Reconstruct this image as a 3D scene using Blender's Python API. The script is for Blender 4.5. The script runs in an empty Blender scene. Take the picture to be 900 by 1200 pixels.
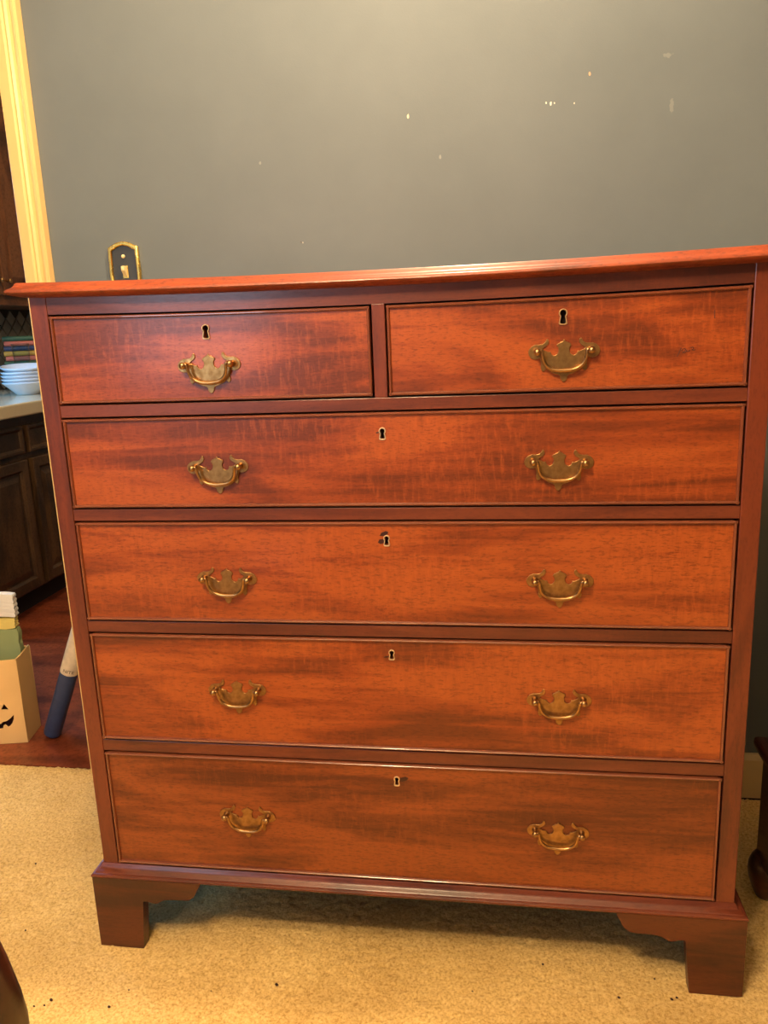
import bpy, bmesh, math, random
import numpy as np
from mathutils import Vector, Matrix, Euler
R = math.radians
random.seed(4)
np.random.seed(4)
sc = bpy.context.scene
COL = sc.collection

# ------------------------------------------------------------------ camera
cam_d = bpy.data.cameras.new('camera')
cam_d.sensor_fit = 'AUTO'
cam_d.sensor_width = 36.0
cam_d.lens = 931.07 / 1200 * 36.0
cam_d.clip_start = 0.02
cam = bpy.data.objects.new('camera', cam_d)
cam.location = (0.67522, -1.14568, 1.05912)
cam.rotation_euler = (R(77.14189), R(2.20939), R(8.31614))
COL.objects.link(cam)
sc.camera = cam

# ------------------------------------------------------------------ world, exposure
w = bpy.data.worlds.new('world')
sc.world = w
w.use_nodes = True
w.node_tree.nodes['Background'].inputs[0].default_value = (0.55, 0.65, 0.8, 1)
w.node_tree.nodes['Background'].inputs[1].default_value = 0.15
sc.view_settings.view_transform = 'Standard'
sc.view_settings.look = 'None'
sc.view_settings.gamma = 1
sc.view_settings.use_curve_mapping = False
sc.view_settings.exposure = 1.58


# ------------------------------------------------------------------ lights
def light(name, kind, loc, power, color, target=None, **kw):
    d = bpy.data.lights.new(name, kind)
    d.energy = power
    d.color = color
    for k, v in kw.items():
        setattr(d, k, v)
    o = bpy.data.objects.new(name, d)
    o.location = loc
    if target is not None:
        o.rotation_euler = (Vector(target) - Vector(loc)).to_track_quat('-Z', 'Y').to_euler()
    COL.objects.link(o)
    return o


WARM = (1.0, 0.74, 0.43)
for k in range(3):                       # the bulbs of the dining room's ceiling lamp
    a = R(90 + 120 * k)
    light('ceiling_bulb', 'POINT', (0.25 + 0.16 * math.cos(a), -1.15 + 0.16 * math.sin(a), 1.98), 12.5, WARM,
          shadow_soft_size=0.06)
# daylight through the dining room window behind the camera, on its left
# spot added under the ceiling to brighten the wall over the chest
light('added_wall_spot', 'SPOT', (0.56, 0.10, 2.40), 50, (1.0, 0.74, 0.46), (0.56, 0.14, 0), spot_size=R(150), spot_blend=0.6,
      shadow_soft_size=0.05)
light('window_daylight', 'AREA', (-1.0, -3.25, 1.4), 9.5, (0.62, 0.78, 1.0), (-1.0 + 0.4, 0, 1.3), shape='RECTANGLE',
      size=0.9, size_y=1.1)
# kitchen: a window over the counter, and its ceiling lamp
light('kitchen_daylight', 'AREA', (-1.83, 1.25, 1.4), 15, (0.10, 0.48, 1.0), (-1.2, 1.9, 1.0), shape='RECTANGLE',
      size=0.6, size_y=0.7)
light('kitchen_bulb', 'POINT', (-0.75, 1.5, 2.1), 10, WARM, shadow_soft_size=0.1)


# ------------------------------------------------------------------ materials
def lin(c):
    f = lambda v: v / 12.92 if v <= 0.04045 else ((v + 0.055) / 1.055) ** 2.4
    return tuple(f(v / 255.0) for v in c) + (1.0,)


class NT:
    def __init__(s, name):
        s.m = bpy.data.materials.new(name)
        s.m.use_nodes = True
        s.t = s.m.node_tree
        s.b = s.t.nodes['Principled BSDF']

    def n(s, typ, **kw):
        nd = s.t.nodes.new(typ)
        for k, v in kw.items():
            setattr(nd, k, v)
        return nd

    def l(s, a, b):
        s.t.links.new(a, b)

    def coords(s, scale=(1, 1, 1), rnd=False, loc=(0, 0, 0), rot=(0, 0, 0)):
        tc = s.n('ShaderNodeTexCoord')
        mp = s.n('ShaderNodeMapping')
        mp.inputs['Scale'].default_value = scale
        mp.inputs['Location'].default_value = loc
        mp.inputs['Rotation'].default_value = rot
        src = tc.outputs['Object']
        if rnd:
            oi = s.n('ShaderNodeObjectInfo')
            mu = s.n('ShaderNodeVectorMath', operation='SCALE')
            mu.inputs[0].default_value = (13.1, 7.7, 5.3)
            s.l(oi.outputs['Random'], mu.inputs['Scale'])
            ad = s.n('ShaderNodeVectorMath', operation='ADD')
            s.l(src, ad.inputs[0])
            s.l(mu.outputs[0], ad.inputs[1])
            src = ad.outputs[0]
        s.l(src, mp.inputs[0])
        return mp.outputs[0]

    def noise(s, vec, scale=1, detail=4, rough=0.5, dist=0):
        nd = s.n('ShaderNodeTexNoise')
        nd.inputs['Scale'].default_value = scale
        nd.inputs['Detail'].default_value = detail
        nd.inputs['Roughness'].default_value = rough
        nd.inputs['Distortion'].default_value = dist
        s.l(vec, nd.inputs['Vector'])
        return nd.outputs['Fac']

    def ramp(s, fac, stops):
        r = s.n('ShaderNodeValToRGB')
        e = r.color_ramp.elements
        while len(e) < len(stops):
            e.new(0.5)
        for el, (p, c) in zip(e, stops):
            el.position = p
            el.color = c if len(c) == 4 else tuple(c) + (1,)
        s.l(fac, r.inputs[0])
        return r.outputs[0]

    def mix(s, fac, a, b, mode='MIX'):
        m = s.n('ShaderNodeMix', data_type='RGBA', blend_type=mode)
        for inp, v in ((m.inputs[0], fac), (m.inputs[6], a), (m.inputs[7], b)):
            if hasattr(v, 'links'):
                s.l(v, inp)
            else:
                inp.default_value = v
        return m.outputs[2]

    def bump(s, fac, strength=0.2, dist=0.002):
        b = s.n('ShaderNodeBump')
        b.inputs['Strength'].default_value = strength
        b.inputs['Distance'].default_value = dist
        s.l(fac, b.inputs['Height'])
        s.l(b.outputs[0], s.b.inputs['Normal'])

    def set(s, **kw):
        for k, v in kw.items():
            inp = s.b.inputs[k.replace('_', ' ')]
            if hasattr(v, 'links'):
                s.l(v, inp)
            else:
                inp.default_value = v
        return s.m


def plain(name, c, rough=0.5, metal=0.0, var=0.12, scale=30):
    t = NT(name)
    v = t.coords((1, 1, 1))
    f = t.noise(v, scale, 5)
    col = t.ramp(f, [(0.25, [x * (1 - var) for x in c[:3]]), (0.75, [min(1, x * (1 + var)) for x in c[:3]])])
    return t.set(Base_Color=col, Roughness=rough, Metallic=metal)


def wood(name, dark, mid, lite, axis='x', rough=0.3, figure=1.0, coat=0.25, pores=1.0):
    """polished wood; the grain runs along the given axis"""
    t = NT(name)
    st = {'x': (1.6, 5, 7.5), 'z': (7.5, 5, 1.6), 'y': (5, 1.6, 7.5)}[axis]
    fi = {'x': (110, 90, 420), 'z': (420, 90, 110), 'y': (90, 110, 420)}[axis]
    tk = {'x': (150, 40, 30), 'z': (30, 40, 150), 'y': (40, 30, 150)}[axis]
    md = {'x': (5, 12, 60), 'z': (60, 12, 5), 'y': (12, 5, 60)}[axis]
    # broad cloudy figure, then narrower bands along the grain
    big = t.noise(t.coords(st, True, rot=(0, R(7), 0)), 1.0, 4, 0.5, 1.6)
    band = t.noise(t.coords(md, True, rot=(0, R(3), 0)), 1.0, 4, 0.6, 0.8)
    s1 = t.n('ShaderNodeMath', operation='MULTIPLY_ADD')
    t.l(band, s1.inputs[0])
    s1.inputs[1].default_value = 0.45
    s2 = t.n('ShaderNodeMath', operation='MULTIPLY_ADD')
    t.l(big, s2.inputs[0])
    s2.inputs[1].default_value = 0.9
    s2.inputs[2].default_value = -0.175
    t.l(s2.outputs[0], s1.inputs[2])
    c = t.ramp(s1.outputs[0], [(0.36, dark), (0.47, mid), (0.58, lite)])
    # ribbon figure: short flecks across the grain, only in patches
    fl = t.noise(t.coords(tk, True), 1.0, 3, 0.7, 0.3)
    patch = t.noise(t.coords((4, 4, 6), True), 1.0, 2)
    pm_ = t.ramp(patch, [(0.40, (0, 0, 0)), (0.60, (1, 1, 1))])
    for lo, hi, colr, amt in ((0.50, 0.72, [min(1, x * 1.35) for x in lite[:3]] + [1], 0.55), (0.48, 0.26, dark, 0.45)):
        flm = t.n('ShaderNodeMath', operation='MULTIPLY')
        mr = t.n('ShaderNodeMapRange')
        mr.inputs['From Min'].default_value = lo
        mr.inputs['From Max'].default_value = hi
        t.l(fl, mr.inputs['Value'])
        t.l(mr.outputs[0], flm.inputs[0])
        t.l(pm_, flm.inputs[1])
        flx = t.n('ShaderNodeMath', operation='MULTIPLY')
        t.l(flm.outputs[0], flx.inputs[0])
        flx.inputs[1].default_value = amt * figure
        c = t.mix(flx.outputs[0], c, colr)
    # pores
    fine = t.noise(t.coords(fi, True), 1.0, 3, 0.65)
    c = t.mix(t.ramp(fine, [(0.32, (0.5 * pores,) * 3), (0.50, (0, 0, 0))]), c, [x * 0.5 for x in dark[:3]] + [1])
    rr = t.ramp(fine, [(0.3, (rough + 0.14,) * 3), (0.7, (rough,) * 3)])
    t.bump(fine, 0.10, 0.0008)
    return t.set(Base_Color=c, Roughness=rr, Coat_Weight=coat, Coat_Roughness=0.16, Specular_IOR_Level=0.4)


M = {}
M['drawer_wood'] = wood('drawer_mahogany', lin((106, 45, 17)), lin((141, 61, 23)), lin((166, 79, 31)), 'x', 0.32, 0.75)
M['rail_wood'] = wood('rail_mahogany', lin((82, 36, 23)), lin((100, 45, 28)), lin((116, 54, 32)), 'x', 0.32, 0.3, pores=0.6)
M['stile_wood'] = wood('stile_mahogany', lin((82, 36, 22)), lin((101, 43, 25)), lin((118, 52, 29)), 'z', 0.32, 0.2, pores=0.6)
M['top_wood'] = wood('top_mahogany', lin((98, 40, 21)), lin((130, 54, 27)), lin((150, 66, 34)), 'x', 0.34, 0.3)
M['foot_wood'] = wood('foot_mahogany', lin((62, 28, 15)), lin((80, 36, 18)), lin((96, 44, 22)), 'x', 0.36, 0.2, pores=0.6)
M['bead_wood'] = plain('bead_mahogany', lin((124, 66, 44)), 0.24, 0, 0.12, 14)
M['bead_wood'].node_tree.nodes['Principled BSDF'].inputs['Coat Weight'].default_value = 0.8
M['drawer_wood_dark'] = wood('browner_drawer_mahogany', lin((92, 38, 14)), lin((122, 54, 20)), lin((146, 70, 28)), 'x', 0.32, 0.5)
M['dark_in'] = plain('dark_interior', lin((30, 16, 10)), 0.8)
M['patch'] = plain('dark_repair_patch', lin((58, 22, 14)), 0.4)
M['mark'] = plain('pencil_mark', lin((70, 26, 14)), 0.6)


def brass(name, a, b, rough, rust=0.5):
    t = NT(name)
    f = t.noise(t.coords((1, 1, 1)), 90, 4, 0.6)
    c = t.ramp(f, [(0.3, a), (0.7, b)])
    rr = t.ramp(f, [(0.3, (rough + 0.15,) * 3), (0.7, (rough,) * 3)])
    return t.set(Base_Color=c, Metallic=1.0 - 0.25 * rust, Roughness=rr)


M['old_brass'] = brass('aged_brass', lin((140, 102, 60)), lin((178, 136, 84)), 0.30)
M['worn_brass'] = brass('worn_bright_brass', lin((158, 120, 78)), lin((188, 148, 102)), 0.26, 0.0)
M['bright_brass'] = brass('polished_brass', lin((214, 176, 84)), lin((236, 200, 110)), 0.22, 0.3)
M['pale_brass'] = brass('pale_worn_key_brass', lin((222, 192, 148)), lin((240, 214, 176)), 0.35, 0.8)
M['key_brass'] = brass('dull_key_brass', lin((176, 140, 96)), lin((206, 172, 128)), 0.4, 0.8)
M['plate_black'] = plain('switch_plate_dark', lin((52, 50, 42)), 0.35)
M['ivory'] = plain('ivory_plastic', lin((226, 204, 150)), 0.4)


def wall_paint():
    t = NT('blue_grey_wall_paint')
    v = t.coords((1, 1, 1))
    f = t.noise(v, 3.0, 4, 0.6)
    c = t.ramp(f, [(0.3, lin((95, 102, 105))), (0.7, lin((102, 109, 112)))])
    # chips and scuffs left on the paint: place, size, stretch, colour
    spots = [((0.489, 1.475), 0.0055, lin((238, 226, 186))), ((0.8417, 1.5248), 0.005, lin((214, 160, 120))),
             ((0.760, 1.479), 0.004, lin((240, 232, 210))), ((0.769, 1.477), 0.0045, lin((245, 238, 220))),
             ((0.776, 1.477), 0.003, lin((240, 232, 210))), ((0.8136, 1.4743), 0.003, lin((240, 232, 210))),
             ((0.255, 1.248), 0.0045, lin((92, 88, 80))), ((0.259, 1.2465), 0.003, lin((190, 184, 168))),
             ((0.178, 1.408), 0.006, lin((138, 140, 136))), ((0.552, 1.395), 0.006, lin((140, 142, 138)))]
    wob = t.noise(v, 160, 3, 0.6)
    tc = t.n('ShaderNodeTexCoord')
    sep = t.n('ShaderNodeSeparateXYZ')
    t.l(tc.outputs['Object'], sep.inputs[0])
    cmb = t.n('ShaderNodeCombineXYZ')
    t.l(sep.outputs[0], cmb.inputs[0])
    t.l(sep.outputs[2], cmb.inputs[2])

    def spot(c, pos, r, colr, k=0.9, sx=1.0, sz=1.0, rot=0.0):
        sb = t.n('ShaderNodeVectorMath', operation='SUBTRACT')
        t.l(cmb.outputs[0], sb.inputs[0])
        sb.inputs[1].default_value = (pos[0], 0, pos[1])
        mp = t.n('ShaderNodeMapping')
        mp.inputs['Rotation'].default_value = (0, rot, 0)
        mp.inputs['Scale'].default_value = (sx, 1, sz)
        t.l(sb.outputs[0], mp.inputs[0])
        ln = t.n('ShaderNodeVectorMath', operation='LENGTH')
        t.l(mp.outputs[0], ln.inputs[0])
        ad = t.n('ShaderNodeMath', operation='MULTIPLY_ADD')
        t.l(wob, ad.inputs[0])
        ad.inputs[1].default_value = r * 1.2
        t.l(ln.outputs['Value'], ad.inputs[2])
        mr = t.n('ShaderNodeMapRange')
        mr.inputs['From Min'].default_value = r * 1.25
        mr.inputs['From Max'].default_value = r * 1.05
        mr.inputs['To Max'].default_value = k
        t.l(ad.outputs[0], mr.inputs['Value'])
        return t.mix(mr.outputs[0], c, colr)

    for i, (p, r, colr) in enumerate(spots):
        c = spot(c, p, r * 0.9, colr, 0.75, 1.3, 0.8, 0.5 - 0.4 * i)
    c = spot(c, (0.9855, 1.545), 0.011, lin((128, 131, 128)), 0.6, 0.8, 1.5)
    c = spot(c, (0.9952, 1.455), 0.015, lin((128, 131, 128)), 0.6, 2.2, 0.75)
    fine = t.noise(v, 350, 2)
    t.bump(fine, 0.12, 0.001)
    return t.set(Base_Color=c, Roughness=0.55, Specular_IOR_Level=0.3)


M['wall'] = wall_paint()
M['cream_paint'] = plain('cream_gloss_paint', lin((222, 186, 124)), 0.35, 0, 0.03, 12)
M['base_paint'] = plain('cream_baseboard_paint', lin((204, 182, 138)), 0.45, 0, 0.04, 12)
M['ceiling'] = plain('ceiling_white', lin((226, 220, 206)), 0.9, 0, 0.02)
M['kitchen_wall'] = plain('kitchen_wall_paint', lin((150, 134, 108)), 0.8, 0, 0.04)


def carpet():
    t = NT('beige_carpet_pile')
    v = t.coords((1, 1, 1))
    f1 = t.noise(v, 210, 3, 0.7)
    f2 = t.noise(v, 5, 3, 0.6)
    c = t.ramp(f1, [(0.32, lin((196, 152, 86))), (0.5, lin((234, 196, 124))), (0.7, lin((248, 220, 154)))])
    c2 = t.ramp(f2, [(0.35, (0.84, 0.80, 0.74)), (0.65, (1, 1, 1))])
    c = t.mix(1.0, c, c2, 'MULTIPLY')
    t.bump(f1, 0.4, 0.004)
    return t.set(Base_Color=c, Roughness=0.95, Specular_IOR_Level=0.1, Sheen_Weight=0.15)


M['carpet'] = carpet()
M['floor_wood'] = wood('stained_floor_boards', lin((88, 38, 22)), lin((120, 54, 30)), lin((142, 68, 38)), 'x', 0.35, 0.2)
M['cab_wood'] = wood('dark_cabinet_oak', lin((52, 36, 22)), lin((68, 47, 28)), lin((88, 62, 38)), 'z', 0.38, 0.1, 0.15)
M['upper_wood'] = wood('upper_cabinet_oak', lin((76, 46, 28)), lin((100, 60, 36)), lin((124, 78, 48)), 'z', 0.4, 0.1, 0.15)
M['dark_wood'] = wood('dark_polished_wood', lin((30, 12, 10)), lin((44, 18, 14)), lin((62, 26, 20)), 'z', 0.28, 0.1, 0.4)
M['low_wood'] = wood('dark_low_chest_wood', lin((40, 18, 12)), lin((58, 26, 18)), lin((80, 38, 26)), 'y', 0.3, 0.1, 0.3)
M['counter'] = plain('pale_laminate', lin((206, 190, 160)), 0.14, 0, 0.03)
M['tile'] = plain('brown_backsplash_tile', lin((134, 120, 102)), 0.3, 0, 0.12, 14)
M['grout'] = plain('dark_grout', lin((58, 48, 40)), 0.9)
M['bowl'] = plain('white_stoneware', lin((206, 206, 208)), 0.2, 0, 0.02)
M['kraft'] = plain('tan_kraft_board', lin((226, 184, 120)), 0.75, 0, 0.06, 9)
M['maroon'] = plain('dark_maroon_shade', lin((70, 26, 20)), 0.9)  # shade inside the box, put into the colour
M['paper_white'] = plain('white_paper', lin((232, 228, 222)), 0.8, 0, 0.03, 20)
M['paper_yellow'] = plain('yellow_paper', lin((226, 204, 116)), 0.8, 0, 0.05, 20)
M['paper_green'] = plain('sage_green_paper', lin((152, 164, 112)), 0.8, 0, 0.05, 20)
M['navy'] = plain('navy_sleeve', lin((46, 62, 98)), 0.5, 0, 0.1, 60)
M['printed'] = plain('printed_cream_sleeve', lin((214, 196, 170)), 0.6, 0, 0.14, 70)
M['ink'] = plain('dark_print_ink', lin((70, 56, 48)), 0.6)
M['crumb'] = plain('dark_crumb', lin((60, 30, 16)), 0.8)
for nm, c in {'green': (60, 92, 64), 'coral': (196, 104, 84), 'navyb': (48, 60, 92), 'mustard': (190, 150, 64),
              'grey': (92, 84, 78), 'tan': (170, 124, 84)}.items():
    M['book_' + nm] = plain('book_cloth_' + nm, lin(c), 0.6)
M['page'] = plain('page_edges', lin((216, 204, 176)), 0.8)


def glass():
    t = NT('clear_glass')
    tr_ = t.n('ShaderNodeBsdfTransparent')
    tr_.inputs[0].default_value = (0.9, 0.94, 0.95, 1)
    gl = t.n('ShaderNodeBsdfGlossy')
    gl.inputs['Roughness'].default_value = 0.03
    lw = t.n('ShaderNodeLayerWeight')
    lw.inputs[0].default_value = 0.35
    fr = t.n('ShaderNodeMath', operation='POWER')
    t.l(lw.outputs['Facing'], fr.inputs[0])
    fr.inputs[1].default_value = 2.5
    mx = t.n('ShaderNodeMixShader')
    t.l(fr.outputs[0], mx.inputs[0])
    t.l(tr_.outputs[0], mx.inputs[1])
    t.l(gl.outputs[0], mx.inputs[2])
    t.l(mx.outputs[0], t.t.nodes['Material Output'].inputs[0])
    return t.m


M['glass'] = glass()


# ------------------------------------------------------------------ geometry helpers
class MB:
    def __init__(s):
        s.v = []
        s.f = []

    def box(s, x0, x1, y0, y1, z0, z1, nx=1):
        for i in range(nx):
            a = x0 + (x1 - x0) * i / nx
            b = x0 + (x1 - x0) * (i + 1) / nx
            k = len(s.v)
            s.v += [(a, y0, z0), (b, y0, z0), (b, y1, z0), (a, y1, z0), (a, y0, z1), (b, y0, z1), (b, y1, z1), (a, y1, z1)]
            s.f += [(k, k + 1, k + 5, k + 4), (k + 2, k + 3, k + 7, k + 6), (k, k + 3, k + 2, k + 1), (k + 4, k + 5, k + 6, k + 7)]
            if i == 0:
                s.f.append((k + 3, k, k + 4, k + 7))
            if i == nx - 1:
                s.f.append((k + 1, k + 2, k + 6, k + 5))
        return s

    def loft(s, rings, cap=True, closed=True):
        """rings: lists of points, the same number in each"""
        n = len(rings[0])
        k = len(s.v)
        for r in rings:
            s.v += [tuple(p) for p in r]
        for i in range(len(rings) - 1):
            for j in range(n if closed else n - 1):
                a = k + i * n + j
                b = k + i * n + (j + 1) % n
                s.f.append((a, b, b + n, a + n))
        if cap and closed:
            s.f.append(tuple(k + j for j in reversed(range(n))))
            s.f.append(tuple(k + (len(rings) - 1) * n + j for j in range(n)))
        return s

    def tube(s, pts, rad, n=10, cap=True):
        pts = [Vector(p) for p in pts]
        if not hasattr(rad, '__len__'):
            rad = [rad] * len(pts)
        rings = []
        up = None
        for i, p in enumerate(pts):
            d = (pts[min(i + 1, len(pts) - 1)] - pts[max(i - 1, 0)]).normalized()
            if up is None:
                up = Vector((0, 0, 1)) if abs(d.z) < 0.9 else Vector((0, 1, 0))
            a = d.cross(up).normalized()
            up = a.cross(d).normalized()
            rings.append([p + (a * math.cos(t) + up * math.sin(t)) * rad[i] for t in [2 * math.pi * k / n for k in range(n)]])
        return s.loft(rings, cap)

    def lathe(s, prof, c=(0, 0, 0), n=32):
        rings = [[(c[0] + r * math.cos(2 * math.pi * k / n), c[1] + r * math.sin(2 * math.pi * k / n), c[2] + z) for k in range(n)]
                 for r, z in prof]
        return s.loft(rings, True)

    def build(s, name, mat, parent=None, smooth=False, bevel=0, fix=None, origin=None):
        v = s.v if fix is None else [fix(p) for p in s.v]
        o = Vector(origin) if origin is not None else Vector((0, 0, 0))
        me = bpy.data.meshes.new(name)
        me.from_pydata([tuple(Vector(p) - o) for p in v], [], s.f)
        bm = bmesh.new()
        bm.from_mesh(me)
        bmesh.ops.recalc_face_normals(bm, faces=bm.faces)
        bm.to_mesh(me)
        bm.free()
        return finish(name, me, mat, parent, smooth, bevel, o)


def world_loc(p):
    l = Vector((0, 0, 0))
    while p is not None:
        l = l + p.location
        p = p.parent
    return l


def finish(name, me, mat, parent=None, smooth=False, bevel=0, o=Vector((0, 0, 0))):
    """mesh coordinates are relative to the world point o"""
    me.materials.clear()
    me.materials.append(M[mat] if isinstance(mat, str) else mat)
    if smooth:
        me.polygons.foreach_set('use_smooth', [True] * len(me.polygons))
        if smooth == 'auto':
            me.set_sharp_from_angle(angle=R(38))
    ob = bpy.data.objects.new(name, me)
    COL.objects.link(ob)
    ob.parent = parent
    ob.location = Vector(o) - world_loc(parent)
    if bevel:
        b = ob.modifiers.new('bevel', 'BEVEL')
        b.width = bevel
        b.segments = 2
        b.limit_method = 'ANGLE'
    return ob


def tag(o, label=None, cat=None, group=None, kind=None):
    for k, v in (('label', label), ('category', cat), ('group', group), ('kind', kind)):
        if v:
            o[k] = v
    return o


def empty(name, loc, label, cat, group=None):
    o = bpy.data.objects.new(name, None)
    COL.objects.link(o)
    o.location = loc
    o.empty_display_size = 0.05
    return tag(o, label, cat, group)


def fill_mesh(name, loops, thick, bevel=0.0):
    """flat outline with holes -> plate in the XZ plane, thickness along y, centred on y=0"""
    cu = bpy.data.curves.new(name, 'CURVE')
    cu.dimensions = '2D'
    cu.fill_mode = 'BOTH'
    cu.extrude = thick / 2 - bevel
    cu.bevel_depth = bevel
    cu.bevel_resolution = 1
    cu.offset = -bevel
    for lp in loops:
        sp = cu.splines.new('POLY')
        sp.points.add(len(lp) - 1)
        for q, (x, y) in zip(sp.points, lp):
            q.co = (x, y, 0, 1)
        sp.use_cyclic_u = True
    ob = bpy.data.objects.new(name, cu)
    COL.objects.link(ob)
    dg = bpy.context.evaluated_depsgraph_get()
    me = bpy.data.meshes.new_from_object(ob.evaluated_get(dg))
    bpy.data.objects.remove(ob)
    bpy.data.curves.remove(cu)
    me.transform(Matrix.Rotation(R(90), 4, 'X'))
    me.name = name
    return me


def shared(name, me, parent, loc, rot=None):
    ob = bpy.data.objects.new(name, me)
    COL.objects.link(ob)
    ob.parent = parent
    ob.location = Vector(loc) - world_loc(parent)
    if rot:
        ob.rotation_euler = rot
    return ob


def struct(mb, name, mat, bevel=0, parent=None, smooth=False):
    o = mb.build(name, mat, parent, smooth, bevel)
    if parent is None:
        o['kind'] = 'structure'
    return o


# ------------------------------------------------------------------ the setting
WY = 0.57                                    # plane of the wall behind the chest
struct(MB().box(-2.6, 2.9, -3.3, 3.6, -0.12, -0.012), 'floor', 'dark_in')
# carpet: fine grid with real relief, edge at the doorway
nx, ny = 560, 372
xs = np.linspace(-1.3, 1.75, nx)
ys = np.linspace(-1.3, 0.556, ny)
gx, gy = np.meshgrid(xs, ys)
gz = np.random.normal(0, 0.0011, gx.shape) - 0.001
gz += 0.0015 * np.sin(gx * 9 + 1.3 * np.sin(gy * 7)) * np.sin(gy * 11)
gz[-1, :] = -0.012
vv = np.stack([gx + np.random.normal(0, .0008, gx.shape), gy, gz], -1).reshape(-1, 3)
ii = np.arange(nx * ny).reshape(ny, nx)
ff = np.stack([ii[:-1, :-1], ii[:-1, 1:], ii[1:, 1:], ii[1:, :-1]], -1).reshape(-1, 4)
me = bpy.data.meshes.new('floor_carpet')
me.vertices.add(len(vv))
me.vertices.foreach_set('co', vv.ravel())
me.loops.add(ff.size)
me.loops.foreach_set('vertex_index', ff.ravel().astype(np.int32))
me.polygons.add(len(ff))
me.polygons.foreach_set('loop_start', np.arange(0, ff.size, 4, dtype=np.int32))
me.polygons.foreach_set('loop_total', np.full(len(ff), 4, dtype=np.int32))
me.update()
me.validate()
cp = finish('floor', me, 'carpet', None, True)
cp['kind'] = 'structure'
struct(MB().box(-2.5, -1.3, -3.2, 0.556, -0.012, -0.002), 'floor', 'carpet')
struct(MB().box(1.75, 2.8, -3.2, 0.556, -0.012, -0.002), 'floor', 'carpet')
struct(MB().box(-1.3, 1.75, -3.2, -1.3, -0.012, -0.002), 'floor', 'carpet')
struct(MB().box(-2.5, 1.2, 0.556, 3.5, -0.012, -0.001), 'floor', 'floor_wood')
struct(MB().box(-2.6, 2.9, -3.3, 3.6, 2.42, 2.5), 'ceiling', 'ceiling')
DX0, DX1, DZ = -1.25, -0.345, 2.03           # doorway to the kitchen
struct(MB().box(DX1, 2.8, WY, 0.69, 0, 2.42), 'wall_back', 'wall')
struct(MB().box(DX0, DX1, WY, 0.69, DZ, 2.42), 'wall_back', 'wall')
struct(MB().box(-2.5, DX0, WY, 0.69, 0, 2.42), 'wall_back', 'wall')
struct(MB().box(-2.6, -2.5, -3.3, WY, 0, 2.42), 'wall_left', 'wall')
struct(MB().box(2.8, 2.9, -3.3, WY, 0, 2.42), 'wall_right', 'wall')
struct(MB().box(-2.6, 2.9, -3.4, -3.3, 0, 2.42), 'wall_front', 'wall')
# kitchen shell
struct(MB().box(-1.96, -1.86, 0.69, 3.5, 0, 2.42), 'wall_kitchen', 'kitchen_wall')
struct(MB().box(-1.96, 1.3, 3.5, 3.6, 0, 2.42), 'wall_kitchen', 'kitchen_wall')
struct(MB().box(1.2, 1.3, 0.69, 3.5, 0, 2.42), 'wall_kitchen', 'kitchen_wall')
# door casing, moulded, and the jamb liner
prof = [(-0.3115, 0.570), (-0.3115, 0.551), (-0.3145, 0.5455), (-0.3175, 0.5455), (-0.3200, 0.5520), (-0.3235, 0.5500),
        (-0.3270, 0.5430), (-0.3325, 0.5400), (-0.3350, 0.5425), (-0.3370, 0.5395), (-0.3400, 0.5375), (-0.3625, 0.5385),
        (-0.3638, 0.5400), (-0.3638, 0.570)]
mb = MB().loft([[(x, y, z) for x, y in prof] for z in (0.0, DZ + 0.055)])
tr = struct(mb, 'trim_1', 'cream_paint')
mb = MB().box(-0.3625, DX1, WY, 0.695, 0, DZ)
struct(mb, 'trim_2', 'cream_paint')
xm = DX0 + DX1
mb = MB().loft([[(xm - x, y, z) for x, y in prof] for z in (0.0, DZ + 0.055)])
struct(mb, 'trim_3', 'cream_paint')
mb = MB().box(DX0 + 0.017, DX1 - 0.017, 0.54, WY, DZ, DZ + 0.055)
struct(mb, 'trim_4', 'cream_paint', 0.004)
# baseboard with a bevelled top
bp = [(0.5705, 0), (0.555, 0), (0.555, 0.093), (0.5615, 0.1045), (0.5705, 0.1045)]
mb = MB().loft([[(x, y, z) for y, z in bp] for x in (-0.311, 2.8)])
struct(mb, 'baseboard_back', 'base_paint')

# ------------------------------------------------------------------ chest of drawers
XL, XR = -0.0298, 1.0306
chest = empty('chest_of_drawers', (0.5, 0.24, 0),
              'tall mahogany chest of drawers with six beaded drawer fronts and bracket feet on the carpet', 'chest of drawers')


def sag(p):
    """the old carcase sags a little in the middle of its top"""
    x, y, z = p
    u = (x - 0.5) / 0.53
    s = min(1, max(0, (z - 0.92) / 0.22))
    s = s * s * (3 - 2 * s)
    return (x, y, z + 0.0068 * s * (u * u - 0.42))


NS = 16
ZB, ZT = 0.158, 1.128
T = [1.0964, 0.9438, 0.7797, 0.5920, 0.3770]
B = [0.9674, 0.8038, 0.6164, 0.4029, 0.1630]
G = 0.0026
MB().box(XL, -0.0028, 0, 0.05, ZB, ZT).build('stile', 'stile_wood', chest, bevel=0.0012, fix=sag)
MB().box(1.0028, XR, 0, 0.05, ZB, ZT).build('stile', 'stile_wood', chest, bevel=0.0012, fix=sag)
MB().box(XL, XL + 0.02, 0.05, 0.49, ZB, ZT).build('side_panel', 'stile_wood', chest, fix=sag)
MB().box(XR - 0.02, XR, 0.05, 0.49, ZB, ZT).build('side_panel', 'stile_wood', chest, fix=sag)
MB().box(XL + 0.02, XR - 0.02, 0.47, 0.49, ZB, ZT).build('back_panel', 'dark_in', chest)
MB().box(XL + 0.02, XR - 0.02, 0.03, 0.47, 0.142, 0.156).build('bottom_board', 'dark_in', chest)
MB().box(-0.0027, 1.0027, 0.0008, 0.05, T[0] + G, ZT, NS).build('top_rail', 'rail_wood', chest, fix=sag)
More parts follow.
